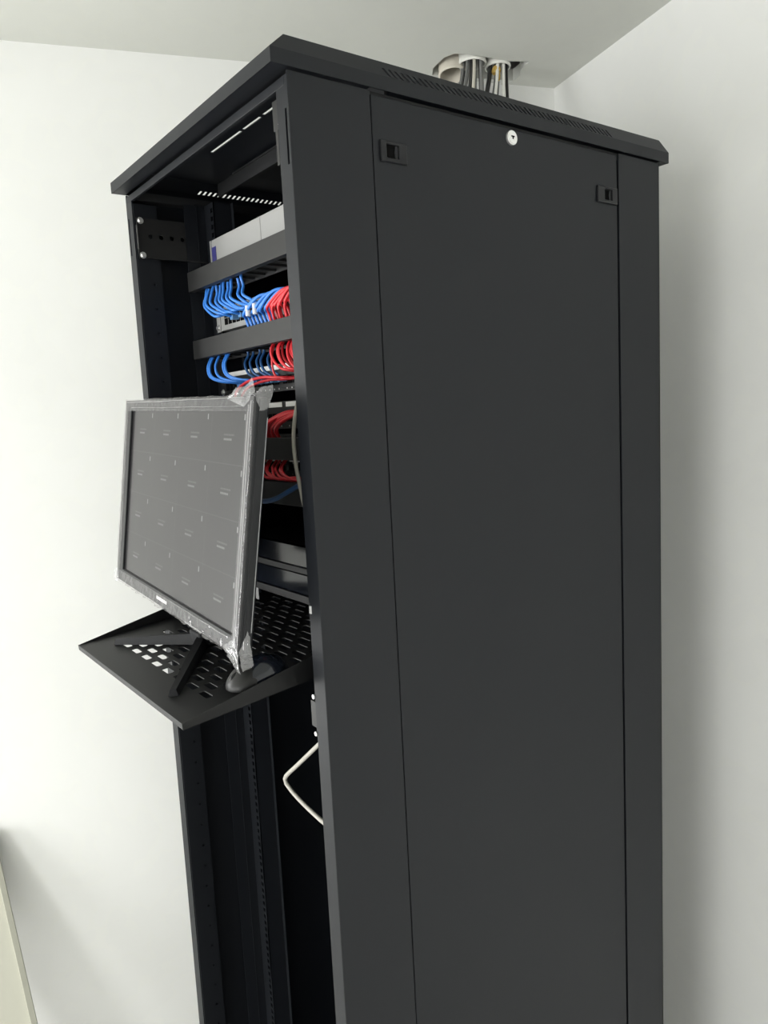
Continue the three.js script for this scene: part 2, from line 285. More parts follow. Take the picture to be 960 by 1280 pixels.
// ---------------------------------------------------------------- devices in the rack
const RZ = -0.138, HW = 0.2413;
const screwAt = (x, y, parent) => part('screw', [cyl(0.0042, 0.0035, [x, y, RZ + 0.005], 'z', 14, 0.003), cyl(0.006, 0.001, [x, y, RZ + 0.0035], 'z', 14)], M.zinc, parent);
{ // silver appliance above the top cable manager
  const t = thing('rack_appliance', 'silver rack appliance with a dark blue badge, above the topmost black cable manager', 'network device', [0, 1.822, -0.3]);
  part('chassis', bx(-0.218, 0.218, 1.8235, 1.8655, -0.45, -0.136), M.silver, t);
  part('front_cover', [bx(-0.2235, -0.0300, 1.8225, 1.8645, RZ, RZ + 0.010, 0.0012), bx(-0.0285, 0.2235, 1.8225, 1.8645, RZ, RZ + 0.010, 0.0012)], M.silver, t);
  part('top_strip', bx(-0.2235, 0.2235, 1.8646, 1.8665, RZ - 0.02, RZ + 0.009), M.silver, t);
  part('badge', bx(-0.2215, -0.2045, 1.8275, 1.853, RZ + 0.010, RZ + 0.0108), M.blueLabel, t, 'dark blue badge');
  for (const s of [-1, 1]) { part('mounting_ear', [bx(s * 0.2245, s * HW, 1.8225, 1.866, RZ, RZ + 0.0025), bx(s * 0.2245, s * 0.2285, 1.8225, 1.866, RZ, RZ + 0.011)], M.silver, t); screwAt(s * 0.2345, 1.860, t); }
}
function manager(y0, y1, label, group) {
  const t = thing('cable_manager', label, 'cable manager', [0, y0, -0.11]);
  const zc = -0.083;
  part('cover', [bx(-HW, HW, y0, y1, zc - 0.0016, zc, 0.0007), bx(-HW, HW, y1 - 0.0016, y1, zc - 0.012, zc - 0.0005), bx(-HW, HW, y0, y0 + 0.0016, zc - 0.012, zc - 0.0005)], M.blackSatin, t);
  const f = rectShape(-HW, HW, y0 - 0.003, y1 + 0.004); part('back_plate', ext(f, 0.002).translate(0, 0, RZ + 0.0005), M.blackSatin, t);
  for (let k = 0; k <= 12; k++) { const x = -0.228 + k * 0.038; for (const y of [y0, y1 - 0.004]) part('finger', bx(x - 0.002, x + 0.002, y, y + 0.004, RZ, zc - 0.004), M.blackSatin, t); }
  return t;
}
manager(1.7725, 1.8075, 'topmost black cable manager bar, just under the silver appliance');
manager(1.6485, 1.6825, 'black cable manager bar between the silver switch and the upper patch panel');
manager(1.4640, 1.4995, 'black cable manager bar directly under the red cable arch beside the monitor');
manager(1.3920, 1.4285, 'lowest black cable manager bar, behind the sagging dark blue cable');
{ // silver switch fed by blue and red cables
  const t = thing('network_switch', 'silver network switch full of blue and red patch cables between two black bars', 'network switch', [0, 1.70, -0.3]);
  part('chassis', bx(-0.22, 0.22, 1.700, 1.7425, -0.42, RZ + 0.004), M.silver, t);
  for (const s of [-1, 1]) { part('mounting_ear', [bx(s * 0.2255, s * HW, 1.6995, 1.7435, RZ, RZ + 0.0025)], M.silver, t); screwAt(s * 0.2345, 1.7075, t); }
  part('vent_strip', bx(-0.21, 0.21, 1.7395, 1.7415, RZ + 0.004, RZ + 0.0046), M.silverDark, t);
  for (let k = 0; k < 24; k++) for (const r of [0, 1]) { const x = -0.196 + k * 0.0165 + Math.floor(k / 6) * 0.003; const p = part('port', [bx(x - 0.0065, x + 0.0065, 1.7225 + r * 0.0, 1.7345, RZ + 0.004, RZ + 0.0048)].map(g => g.translate(0, -0.0132 * r, 0)), M.port, t); }
}
function patchPanel(y0, y1, label) {
  const t = thing('patch_bay', label, 'patch bay', [0, y0, -0.15]);
  part('face_plate', [bx(-HW, HW, y0, y1, RZ, RZ + 0.003, 0.0008), bx(-0.21, 0.21, y0 + 0.006, y1 - 0.012, RZ + 0.003, RZ + 0.006)], M.blackSatin, t);
  part('rear_body', bx(-0.21, 0.21, y0 + 0.004, y1 - 0.006, RZ - 0.035, RZ), M.blackDeep, t);
  for (let k = 0; k < 4; k++) part('label_strip', bx(-0.165 + k * 0.11 - 0.048, -0.165 + k * 0.11 + 0.048, y1 - 0.0095, y1 - 0.0015, RZ + 0.003, RZ + 0.0042), M.white, t, 'blank white label strip');
  for (let k = 0; k < 24; k++) { const x = -0.165 + Math.floor(k / 6) * 0.11 + (k % 6 - 2.5) * 0.0165; part('jack', bx(x - 0.0066, x + 0.0066, y0 + 0.012, y0 + 0.026, RZ + 0.006, RZ + 0.0068), M.port, t); part('number_tick', bx(x - 0.0012, x + 0.0012, y0 + 0.0035, y0 + 0.008, RZ + 0.003, RZ + 0.0034), M.white, t); }
  for (const s of [-1, 1]) screwAt(s * 0.2345, y0 + 0.010, t);
}
patchPanel(1.5755, 1.6225, 'upper black patch panel with white label strips, behind the top corner of the monitor');
patchPanel(1.5125, 1.5590, 'lower black patch panel with white label strips, right above the red cable arch');
patchPanel(1.4305, 1.4620, 'black patch panel sunk in shade between the two lower cable managers');
{
  const t = thing('video_recorder', 'glossy black rack recorder, upper of the two dark boxes beside the monitor', 'recorder', [0, 1.268, -0.3]);
  part('chassis', bx(-0.218, 0.218, 1.269, 1.3125, -0.5, RZ - 0.001), M.blackDeep, t);
  part('front_panel', bx(-0.225, 0.225, 1.2785, 1.3135, RZ - 0.001, RZ + 0.011, 0.001), M.blackGloss, t);
  part('bottom_lip', bx(-0.225, 0.225, 1.2675, 1.2783, RZ - 0.001, RZ + 0.014, 0.001), M.blackSatin, t);
  for (const s of [-1, 1]) part('mounting_ear', bx(s * 0.2252, s * HW, 1.268, 1.3125, RZ, RZ + 0.003), M.blackSatin, t);
}
{
  const t = thing('video_recorder', 'black rack recorder, lower of the two dark boxes beside the monitor, close above the shelf', 'recorder', [0, 1.2155, -0.3]);
  part('chassis', bx(-0.218, 0.218, 1.217, 1.2635, -0.5, RZ - 0.001), M.blackDeep, t);
  part('front_panel', bx(-0.225, 0.225, 1.2295, 1.2640, RZ - 0.001, RZ + 0.008, 0.001), M.blackGloss, t);
  part('bottom_bar', bx(-0.225, 0.225, 1.2155, 1.2290, RZ - 0.001, RZ + 0.012, 0.001), M.blackSatin, t);
  part('paper_tag', bx(-0.139, -0.127, 1.195, 1.217, RZ + 0.0125, RZ + 0.0132), M.silverDark, t, 'small grey tag');
  for (const s of [-1, 1]) part('mounting_ear', bx(s * 0.2252, s * HW, 1.2165, 1.2635, RZ, RZ + 0.003), M.blackSatin, t);
}

// ---------------------------------------------------------------- patch cables
function cable(name, label, pts, r, mat, { group, plug, category = 'cable' } = {}) {
  const t = thing(name, label, category, pts[Math.floor(pts.length / 2)], group);
  part('cable_jacket', tube(pts, r, 40, 8), mat, t);
  if (plug) { const e = pts[pts.length - 1]; part('plug', [bx(e[0] - 0.0055, e[0] + 0.0055, e[1] - 0.004, e[1] + 0.004, e[2] - 0.002, e[2] + 0.012, 0.001)], plug, t); }
  return t;
}
const ORD = ['first', 'second', 'third', 'fourth', 'fifth', 'sixth', 'seventh', 'eighth', 'ninth', 'tenth', 'eleventh', 'twelfth', 'thirteenth', 'fourteenth'];
{ // A: from under the top manager down to the switch
  const xs = [-0.212, -0.199, -0.183, -0.170, -0.152, -0.140, -0.121, -0.109, -0.083, -0.071];
  xs.forEach((x, i) => {
    const xp = -0.163 + i * 0.0165 + Math.floor(i / 6) * 0.003, j = (rnd() - 0.5) * 0.006, b = -0.099 + (rnd() - 0.5) * 0.010;
    cable('patch_cable', `${ORD[i]} blue patch cable from the left, arching from the topmost bar into the silver switch`,
      [[x + 0.004, 1.795, -0.112], [x, 1.776, -0.107], [x + 0.001, 1.760, b - 0.006], [x + 0.007 + j * 0.5, 1.7435, b], [(x + xp) / 2 + 0.004, 1.7275 + j, b - 0.004], [xp - 0.003, 1.7215 + j * 0.3, -0.106], [xp, 1.7285 - (i % 2) * 0.0132 + 0.001, RZ + 0.006]],
      0.0027, M.blueCable, { group: 'blue patch cables above the silver switch', plug: M.plugClear });
  });
}
const hang = (n, x0, dx, y0, y1, xEnd, lab, mat, group, r, bulge, plug) => { for (let i = 0; i < n; i++) {
  const x = x0 + dx * i, e = xEnd(i), j = (rnd() - 0.5);
  cable('patch_cable', lab(i), [[x, y0, RZ + 0.006], [x - 0.002, y0 + 0.002, RZ + 0.024], [x + (e - x) * 0.3, y0 - 0.002 + j * 0.004, bulge + j * 0.008], [x + (e - x) * 0.75, (y0 * 0.45 + y1 * 0.55), bulge + 0.006 + j * 0.006], [e, y1 + 0.010, bulge - 0.006], [e, y1 - 0.012, bulge - 0.012]], r, mat, { group, plug: null });
} };
// B: from the switch down into the second manager
hang(8, 0.020, 0.0135, 1.7285, 1.690, i => -0.052 + i * 0.0125, i => `${ORD[i]} blue patch cable from the left, dropping from the silver switch`, M.blueCable, 'blue patch cables dropping from the switch', 0.0026, -0.096);
for (const i of [1, 3]) { const x = -0.030 + i * 0.0125; const t = thing('cable_tag', i === 1 ? 'white paper tag wrapped round a blue cable at the edge of the cluster' : 'white paper tag wrapped round a blue cable inside the cluster', 'cable tag', [x, 1.708, -0.088]); part('wrap', cyl(0.0044, 0.017, [x, 1.709, -0.0885], 'y', 12), M.tag, t); }
hang(12, 0.118, 0.0085, 1.7285, 1.690, i => 0.035 + i * 0.0125, () => 'red patch cable in the dense bunch dropping from the silver switch', M.redCable, 'red patch cables dropping from the switch', 0.0024, -0.092);
for (let i = 0; i < 6; i++) { const x = 0.06 + i * 0.02; cable('patch_cable', 'red patch cable in the dense bunch dropping from the silver switch', [[x + 0.05, 1.716, RZ + 0.006], [x + 0.045, 1.718, -0.105], [x + 0.012, 1.707, -0.088], [x, 1.69, -0.093], [x, 1.676, -0.10]], 0.0024, M.redCable, { group: 'red patch cables dropping from the switch' }); }
{ // C: from under the second manager sweeping to the upper patch panel
  const xs = [-0.206, -0.198, -0.172, -0.140, -0.132, -0.105, -0.085, -0.06, -0.045, -0.02];
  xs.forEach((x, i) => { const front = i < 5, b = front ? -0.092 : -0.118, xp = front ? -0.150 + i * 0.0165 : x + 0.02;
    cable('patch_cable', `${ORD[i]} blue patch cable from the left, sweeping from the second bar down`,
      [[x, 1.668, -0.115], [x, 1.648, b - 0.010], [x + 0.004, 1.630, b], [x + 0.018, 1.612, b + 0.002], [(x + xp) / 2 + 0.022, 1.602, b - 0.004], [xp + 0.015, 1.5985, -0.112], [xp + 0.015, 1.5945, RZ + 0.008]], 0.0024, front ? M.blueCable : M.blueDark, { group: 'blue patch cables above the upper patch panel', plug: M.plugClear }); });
}
{ // D: thin red leads from under the second manager across the label strips
  for (let i = 0; i < 10; i++) { const x = 0.045 + (i % 5) * 0.016 + rnd() * 0.006, dx = 0.03 + rnd() * 0.045, z = -0.098 + rnd() * 0.018;
    cable('patch_cable', 'thin red lead fanning down from the second bar across the white label strips', [[x, 1.66, -0.11], [x + 0.001, 1.643, z - 0.006], [x + dx * 0.25, 1.624, z], [x + dx * 0.7, 1.608, z], [x + dx, 1.603, z - 0.01], [x + dx + 0.01, 1.597, RZ + 0.008]], 0.0022, M.redCable, { group: 'red leads over the upper patch panel' }); }
  cable('patch_cable', 'thin red lead hanging straight down in front of the white label strip', [[0.047, 1.655, -0.10], [0.053, 1.635, -0.090], [0.0535, 1.612, -0.088], [0.058, 1.596, -0.092], [0.075, 1.592, -0.10], [0.085, 1.594, RZ + 0.008]], 0.0018, M.redCable);
  cable('patch_cable', 'red lead looping sideways and down behind the top edge of the monitor', [[0.078, 1.594, RZ + 0.008], [0.065, 1.5945, -0.092], [0.02, 1.598, -0.088], [-0.035, 1.5955, -0.090], [-0.085, 1.585, -0.094], [-0.106, 1.568, -0.096], [-0.108, 1.545, -0.10], [-0.10, 1.53, RZ + 0.008]], 0.0026, M.redCable);
  cable('patch_cable', 'second red lead running just inside the sideways red loop', [[0.098, 1.594, RZ + 0.008], [0.07, 1.592, -0.100], [0.03, 1.5935, -0.096], [-0.03, 1.590, -0.098], [-0.08, 1.579, -0.102], [-0.094, 1.56, -0.104], [-0.09, 1.535, RZ + 0.008]], 0.0024, M.redCable);
}
for (let i = 0; i < 9; i++) { const x = 0.055 + i * 0.012 + rnd() * 0.02, e = -0.012 + i * 0.0065 + rnd() * 0.014, j = rnd() * 0.03;   // E
  cable('patch_cable', 'red patch cable arching from the lower patch panel down to the third bar', [[x, 1.534, RZ + 0.008], [x - 0.004, 1.5375 + j * 0.1, -0.108], [x - (x - e) * 0.45, 1.535 - j * 0.35, -0.094 + j * 0.45], [e + 0.012, 1.518 - j * 0.2, -0.092 + j * 0.3], [e, 1.500, -0.098], [e, 1.484, -0.108]], 0.0024, M.redCable, { group: 'red patch cables under the lower patch panel' }); }
for (let i = 0; i < 7; i++) { const x = -0.028 + i * 0.012 + rnd() * 0.012, j = rnd() * 0.02;   // F
  cable('patch_cable', 'red patch cable running downhill through the dark gap above the lowest bar', [[x, 1.470, -0.112], [x + 0.002, 1.455, -0.098], [x + 0.014, 1.443 + j * 0.3, -0.088], [x + 0.045, 1.434, -0.088 + j * 0.5], [x + 0.085, 1.430 + j * 0.3, -0.094], [x + 0.13, 1.430, -0.105], [x + 0.14, 1.436, RZ + 0.008]], 0.0023, M.redCable, { group: 'red patch cables above the lowest bar' }); }
cable('network_cable', 'dark blue cable sagging in front of the lowest bar', [[-0.10, 1.425, -0.075], [-0.03, 1.402, -0.066], [0.035, 1.398, -0.062], [0.085, 1.405, -0.060], [0.13, 1.420, -0.062], [0.165, 1.432, -0.07], [0.22, 1.44, -0.11]], 0.0040, M.blueDark);
cable('power_cable', 'long grey cable running down behind the post beside the red cables', [[0.19, 1.60, -0.075], [0.172, 1.555, -0.062], [0.160, 1.51, -0.058], [0.1585, 1.47, -0.058], [0.164, 1.43, -0.06], [0.172, 1.39, -0.064], [0.19, 1.34, -0.08], [0.215, 1.29, -0.11]], 0.0031, M.greyCable);
cable('power_cable', 'grey cable bent sharply into a corner under the shelf beside the post', [[0.268, 1.085, -0.022], [0.238, 1.061, -0.02], [0.179, 1.012, -0.018], [0.140, 0.980, -0.017], [0.1335, 0.970, -0.017], [0.139, 0.962, -0.018], [0.172, 0.950, -0.02], [0.235, 0.940, -0.022], [0.266, 0.934, -0.03]], 0.0034, S(lin(0.36, 0.345, 0.31), 0.5));

// ---------------------------------------------------------------- pull-out shelf
const SH = thing('rack_shelf', 'black perforated shelf sticking out of the rack front, carrying the monitor', 'shelf', [0, 1.150, 0.178]);
SH.rotation.x = 0.0973; bases.set(SH, [0, 0, 0]);
const shelfY = z => 1.150 + (0.178 - z) * 0.0976;
{
  const f = rectShape(-0.237, 0.237, -0.0005, -0.445);
  const s2 = new THREE.Shape([[-0.237, 0], [0.237, 0], [0.237, 0.445], [-0.237, 0.445]].map(p => new THREE.Vector2(...p)));
  for (let r = 0; r < 18; r++) { const z = 0.0605 + r * 0.01825; for (let k = 0; k < 8 - (r % 2 ? 1 : 0); k++) s2.holes.push(roundRect((r % 2 ? -0.1305 : -0.1545) + k * 0.0470, z, 0.030, 0.0105, 0.0034)); }
  const g = ext(s2, 0.0016); mapAxes(g, [1, 0, 0], [0, 0, -1], [0, 1, 0], [0, -0.0016, 0]);
  part('shelf_plate', g, M.shelf, SH);
  part('front_lip', bx(-0.2385, 0.2385, -0.0085, 0.0008, -0.0016, 0.0004, 0.0006), M.shelf, SH);
  for (const s of [-1, 1]) {
    const w = new THREE.Shape([[0, -0.0085], [0, 0.0005], [-0.165, 0.0205], [-0.30, 0.037], [-0.445, 0.037], [-0.445, -0.0085]].map(p => new THREE.Vector2(...p)));
    const g2 = ext(w, 0.0016); mapAxes(g2, [0, 0, 1], [0, 1, 0], [-1, 0, 0], [s * 0.2378 + 0.0008, 0, 0]);
    part('side_flange', g2, M.shelf, SH);
    part('rail_bracket', [bx(s * 0.222, s * 0.2405, -0.008, 0.036, -0.318, -0.3145)], M.shelf, SH);
  }
}

// ---------------------------------------------------------------- monitor
const mon = thing('monitor', 'black flat monitor still in crinkled clear film, standing tilted on the shelf', 'monitor', [-0.03, 1.165, 0.04]);
{
  const MM = new THREE.Matrix4().makeRotationFromEuler(new THREE.Euler(-0.138, -0.043, -0.032, 'YXZ')).setPosition(-0.027, 1.236, 0.091);
  const P = (n, g, m, par = mon, l) => part(n, merge(g).applyMatrix4(MM), m, par, l);
  const W = 0.2855, H = 0.336, sx0 = -0.250, sx1 = 0.268, sy0 = 0.0225, sy1 = 0.3195, TH = 0.021;
  const fr = rectShape(-W, W, 0, H); fr.holes.push(polyPath([[sx0, sy0], [sx1, sy0], [sx1, sy1], [sx0, sy1]]));
  P('bezel', ext(fr, 0.006, 0.0008).translate(0, 0, -0.006), M.plastic);
  P('back_shell', [new RoundedBoxGeometry(2 * W, H, TH - 0.004, 3, 0.004).translate(0, H / 2, -TH / 2 - 0.003), new RoundedBoxGeometry(0.40, 0.20, 0.03, 3, 0.012).translate(0, 0.15, -TH - 0.008)], M.plastic);
  // screen print: four by four tiles of a surveillance grid on a dim backlit ground
  const c = document.createElement('canvas'); c.width = 1034; c.height = 594; const x = c.getContext('2d');
  x.fillStyle = '#333133'; x.fillRect(0, 0, 1034, 594);
  const tw = 1034 / 4, thh = 594 / 4;
  x.strokeStyle = '#4c4a4c'; x.lineWidth = 1.6;
  for (let k = 1; k < 4; k++) { x.beginPath(); x.moveTo(k * tw, 0); x.lineTo(k * tw, 594); x.moveTo(0, k * thh); x.lineTo(1034, k * thh); x.stroke(); }
  for (let j = 0; j < 4; j++) for (let i = 0; i < 4; i++) {
    const cx = (i + 0.5) * tw, cy = (j + 0.5) * thh;
    x.fillStyle = '#555355'; for (let k = 0; k < 9; k++) x.fillRect(cx - 35 + k * 8, cy - 8, 6, 5);
    x.fillStyle = '#6f6d6f'; for (let k = 0; k < 7; k++) x.fillRect(cx - 35 + k * 8, cy + 4, 7, 6);
    x.fillStyle = '#8d8b8d'; x.fillRect((i + 1) * tw - 34, j * thh + 12, 7, 16);
  }
  const tx = new THREE.CanvasTexture(c); tx.colorSpace = THREE.SRGBColorSpace;
  const scr = PH(lin(0.012), 0.22, 1.36, { emissiveMap: tx, emissive: new THREE.Color(0xffffff), emissiveIntensity: 1.0 });
  const sg = new THREE.PlaneGeometry(sx1 - sx0, sy1 - sy0).translate((sx0 + sx1) / 2, (sy0 + sy1) / 2, -0.0032);
  P('screen', sg, scr, mon, 'dim screen showing a grid of sixteen empty tiles');
  const glow = new THREE.RectAreaLight(0xffffff, 0.08, sx1 - sx0, sy1 - sy0); glow.position.set((sx0 + sx1) / 2, (sy0 + sy1) / 2, 0.003);
  const gl = new THREE.Group(); gl.name = 'screen_glow'; gl.applyMatrix4(MM); gl.position.y += OY; glow.rotation.y = Math.PI; gl.add(glow); scene.add(gl);
  const lg = []; for (let k = 0; k < 7; k++) lg.push(bx(-0.046 + k * 0.0075, -0.046 + k * 0.0075 + 0.0055, 0.0085, 0.0135, 0.0, 0.0009));
  P('maker_mark', lg, M.white);
  P('power_lamp', new THREE.CircleGeometry(0.0022, 14).translate(0.108, 0.011, 0.0012), M.silver);
  // clear film: ring over the bezel, folded round the sides, crinkled
  const film = new THREE.MeshPhysicalMaterial({ color: lin(0.92, 0.91, 0.92), roughness: 0.04, transmission: 0.97, thickness: 0, ior: 1.22, side: THREE.DoubleSide });
  const pos = [], idx = [], NU = 640, NV = 13, per4 = [2 * W, H, 2 * W, H], tot = 2 * (2 * W + H);
  const cornerAt = (u, ins) => {                            // point on a rectangle inset by ins
    let d = u * tot, k = 0; while (k < 3 && d > per4[k]) { d -= per4[k]; k++; } const f = d / per4[k];
    const a = [[-W + ins, ins], [W - ins, ins], [W - ins, H - ins], [-W + ins, H - ins]]; const p = a[k], q = a[(k + 1) % 4];
    return [p[0] + (q[0] - p[0]) * f, p[1] + (q[1] - p[1]) * f, k, f];
  };
  for (let i = 0; i <= NU; i++) for (let v = 0; v < NV; v++) {
    const u = (i % NU) / NU; let ins, z;
    if (v <= 7) { ins = 0.019 - 0.0207 * v / 7; z = 0.0017; } else { ins = -0.0017; z = 0.0017 - (v - 7) * 0.0007; }
    const [px, py, k] = cornerAt(u, ins);
    const n1 = noise.noise(px * 32, py * 32, v * 0.2), n2 = noise.noise(px * 110, py * 110, v * 0.35 + 9) * (k === 1 ? 0.3 : 1), low = k === 0 ? 0.95 : 0.55;
    const amp = (v === 0 ? 0.3 : 1) * low;
    const ox = k === 1 ? 1 : k === 3 ? -1 : 0, oy = k === 0 ? -1 : k === 2 ? 1 : 0, sp = Math.max(0, n1 * 0.0022 + n2 * 0.0014) * amp;
    pos.push(px + (v > 6 ? ox * sp : 0) + (v < 7 ? n2 * 0.0008 : 0), py + (v > 6 ? oy * sp * (k === 0 ? 1.7 : 1) : 0) + (v < 7 ? n1 * 0.0006 : 0), z + (v < 8 ? Math.max(-0.0006, n1 * 0.0016 + n2 * 0.0012) * amp : 0));
    if (i < NU && v < NV - 1) { const a = i * NV + v, b = a + NV; idx.push(a, b, a + 1, b, b + 1, a + 1); }
  }
  const fg = new THREE.BufferGeometry(); fg.setAttribute('position', new THREE.Float32BufferAttribute(pos, 3)); fg.setIndex(idx); fg.computeVertexNormals();
  const flap = (pts, n, tag) => {                           // crumpled loose corner: a fan subdivided and pushed about
    const p = []; const cx = pts.reduce((a, b) => [a[0] + b[0] / pts.length, a[1] + b[1] / pts.length, a[2] + b[2] / pts.length], [0, 0, 0]);
    const sub = (a, b, c2, d) => { if (!d) { p.push(...a, ...b, ...c2); return; } const m = (q, r) => { const o = [0, 1, 2].map(t => (q[t] + r[t]) / 2); const nn = noise.noise(o[0] * 120, o[1] * 120, o[2] * 120 + tag) * 0.0035; return [o[0], o[1] + nn * 0.3, o[2] + nn]; }; const x1 = m(a, b), x2 = m(b, c2), x3 = m(c2, a); sub(a, x1, x3, d - 1); sub(x1, b, x2, d - 1); sub(x3, x2, c2, d - 1); sub(x1, x2, x3, d - 1); };
    pts.forEach((q, i) => sub(cx, q, pts[(i + 1) % pts.length], 2)); const g = new THREE.BufferGeometry(); g.setAttribute('position', new THREE.Float32BufferAttribute(p, 3)); g.computeVertexNormals(); return g;
  };
  const flaps = [
    flap([[0.205, 0.333, 0.003], [0.222, 0.349, -0.001], [0.247, 0.350, -0.003], [0.263, 0.361, -0.004], [0.284, 0.340, 0.000], [0.262, 0.322, 0.004]], 0, 1),
    flap([[0.284, 0.338, 0.001], [0.293, 0.349, -0.008], [0.292, 0.353, -0.021], [0.289, 0.325, -0.021], [0.2885, 0.318, -0.006]], 0, 2),
    flap([[0.246, 0.004, 0.003], [0.262, -0.006, 0.004], [0.284, -0.012, 0.004], [0.300, -0.020, 0.000], [0.291, 0.005, 0.002], [0.277, 0.020, 0.004]], 0, 3),
    flap([[0.289, 0.006, 0.000], [0.298, -0.018, -0.004], [0.300, -0.010, -0.018], [0.291, 0.026, -0.014], [0.288, 0.034, -0.011]], 0, 4),
    flap([[-0.289, 0.024, 0.001], [-0.300, 0.004, 0.002], [-0.296, -0.010, 0.000], [-0.272, -0.004, 0.003], [-0.262, 0.004, 0.003]], 0, 5),
  ];
  const fm = P('plastic_film', fg, film, mon, 'crinkled clear film round the frame');
  const fold = new THREE.MeshPhysicalMaterial({ color: lin(0.85, 0.85, 0.86), roughness: 0.08, transmission: 0.84, thickness: 0, ior: 1.3, side: THREE.DoubleSide });
  for (const f of flaps) P('film_corner', f, fold, fm);
  const ribbon = (a, b, w, n, tag) => {                      // gathered fold of film: a narrow wavy strip
    const p = [], ix = []; for (let i = 0; i <= n; i++) { const t = i / n, q = [0, 1, 2].map(k => a[k] + (b[k] - a[k]) * t), ww = w * (0.3 + 0.7 * Math.abs(noise.noise(t * 9, tag[0] + a[0] * 20, 0.3))), o = noise.noise(t * 6, tag[1] + a[1] * 20, 7) * 0.0012; p.push(q[0] - ww * tag[0] + o * tag[0], q[1] - ww * tag[1] + o * tag[1], q[2] + 0.0008, q[0] + ww * tag[0] + o * tag[0], q[1] + ww * tag[1] + o * tag[1], q[2] - 0.0004); if (i < n) { const m = i * 2; ix.push(m, m + 2, m + 1, m + 1, m + 2, m + 3); } }
    const g = new THREE.BufferGeometry(); g.setAttribute('position', new THREE.Float32BufferAttribute(p, 3)); g.setIndex(ix); g.computeVertexNormals(); return g; };
  const white = new THREE.MeshPhysicalMaterial({ color: lin(0.8, 0.8, 0.81), roughness: 0.4, ior: 1.3, transmission: 0.72, thickness: 0, side: THREE.DoubleSide });
  for (const [a, b, w, t] of [[[0.2845, 0.010, 0.0042], [0.2848, 0.330, 0.0042], 0.0006, [1, 0]], [[0.2775, 0.02, 0.0035], [0.2765, 0.325, 0.0035], 0.0006, [1, 0]], [[-0.27, 0.332, 0.004], [0.262, 0.334, 0.004], 0.0012, [0, 1]], [[-0.24, 0.3225, 0.0038], [0.255, 0.3225, 0.0038], 0.0007, [0, 1]], [[0.10, 0.0035, 0.0045], [0.17, 0.003, 0.0045], 0.0014, [0, 1]], [[0.03, 0.0195, 0.004], [0.255, 0.0185, 0.004], 0.0006, [0, 1]]]) P('film_fold', ribbon(a, b, w, 60, t), white, fm, 'whitish doubled fold of film');
  P('film_fold', ribbon([0.2885, 0.03, -0.0165], [0.2885, 0.31, -0.0185], 0.0012, 60, [0, 1]).scale(1, 1, 1), white, fm);
  // streaks where the film is folded double
  // stand: two splayed feet, hub and neck
  const foot = (tip, hub) => {
    const dir = V(tip[0] - hub[0], 0, tip[2] - hub[2]).normalize(), sd = V(-dir.z, 0, dir.x);
    const sec = (p, w, y0, y1, top) => [[p[0] - sd.x * w, y0, p[2] - sd.z * w], [p[0] + sd.x * w, y0, p[2] + sd.z * w], [p[0] + sd.x * w * top, y1, p[2] + sd.z * w * top], [p[0] - sd.x * w * top, y1, p[2] - sd.z * w * top]];
    return hexa(sec(tip, 0.0075, shelfY(tip[2]), shelfY(tip[2]) + 0.010, 0.55), sec(hub, 0.011, shelfY(hub[2]) + 0.002, shelfY(hub[2]) + 0.020, 0.6));
  };
  part('foot', foot([-0.178, 0, 0.128], [-0.040, 0, 0.036]), M.matte, mon);
  part('foot', foot([0.141, 0, 0.151], [-0.022, 0, 0.036]), M.matte, mon);
  part('hub', new RoundedBoxGeometry(0.046, 0.024, 0.045, 3, 0.006).translate(-0.031, shelfY(0.03) + 0.0135, 0.024), M.matte, mon);
  part('neck', new RoundedBoxGeometry(0.045, 0.16, 0.018, 3, 0.005).rotateX(-0.138).translate(-0.031, shelfY(0.02) + 0.10, 0.018), M.plastic, mon);
}

// ---------------------------------------------------------------- mouse
{
  const t = thing('computer_mouse', 'shiny black computer mouse lying on the shelf edge beside the monitor', 'mouse', [0.203, shelfY(0.05), 0.05]);
  const body = (sx, sy, sz, y0, z0) => { const g = new THREE.SphereGeometry(1, 40, 24), p = g.attributes.position; for (let i = 0; i < p.count; i++) { let x = p.getX(i), y = p.getY(i), z = p.getZ(i); const wst = 1 - 0.10 * Math.exp(-((z - 0.1) ** 2) / 0.12); const hy = 1 - 0.22 * z; y = y < 0 ? y * 0.12 : y * hy; const sq = v => Math.sign(v) * Math.pow(Math.abs(v), 0.85); p.setXYZ(i, sq(x) * sx * wst, y0 + y * sy, z0 + z * sz); } g.computeVertexNormals(); return g; };
  const frontOnly = g => { const q = g.toNonIndexed(), p = q.attributes.position, n = q.attributes.normal, P2 = [], N2 = []; for (let i = 0; i < p.count; i += 3) if (Math.min(p.getZ(i), p.getZ(i + 1), p.getZ(i + 2)) > 0.013) for (let k = i; k < i + 3; k++) { P2.push(p.getX(k), p.getY(k), p.getZ(k)); N2.push(n.getX(k), n.getY(k), n.getZ(k)); } const o = new THREE.BufferGeometry(); o.setAttribute('position', new THREE.Float32BufferAttribute(P2, 3)); o.setAttribute('normal', new THREE.Float32BufferAttribute(N2, 3)); return o; };
  const tilt = g => g.rotateX(0.0973).translate(0.203, shelfY(0.05) + 0.005, 0.05);
  part('shell', tilt(body(0.031, 0.033, 0.047, 0, 0)), M.blackGloss, t);
  part('button_cover', tilt(frontOnly(body(0.0313, 0.0335, 0.0474, 0.0003, 0))), PH(lin(0.006), 0.4, 1.4), t);
  part('scroll_wheel', tilt(new THREE.TorusGeometry(0.008, 0.003, 10, 20).rotateY(Math.PI / 2).translate(0, 0.0112, 0.031)), M.plastic, t);
}

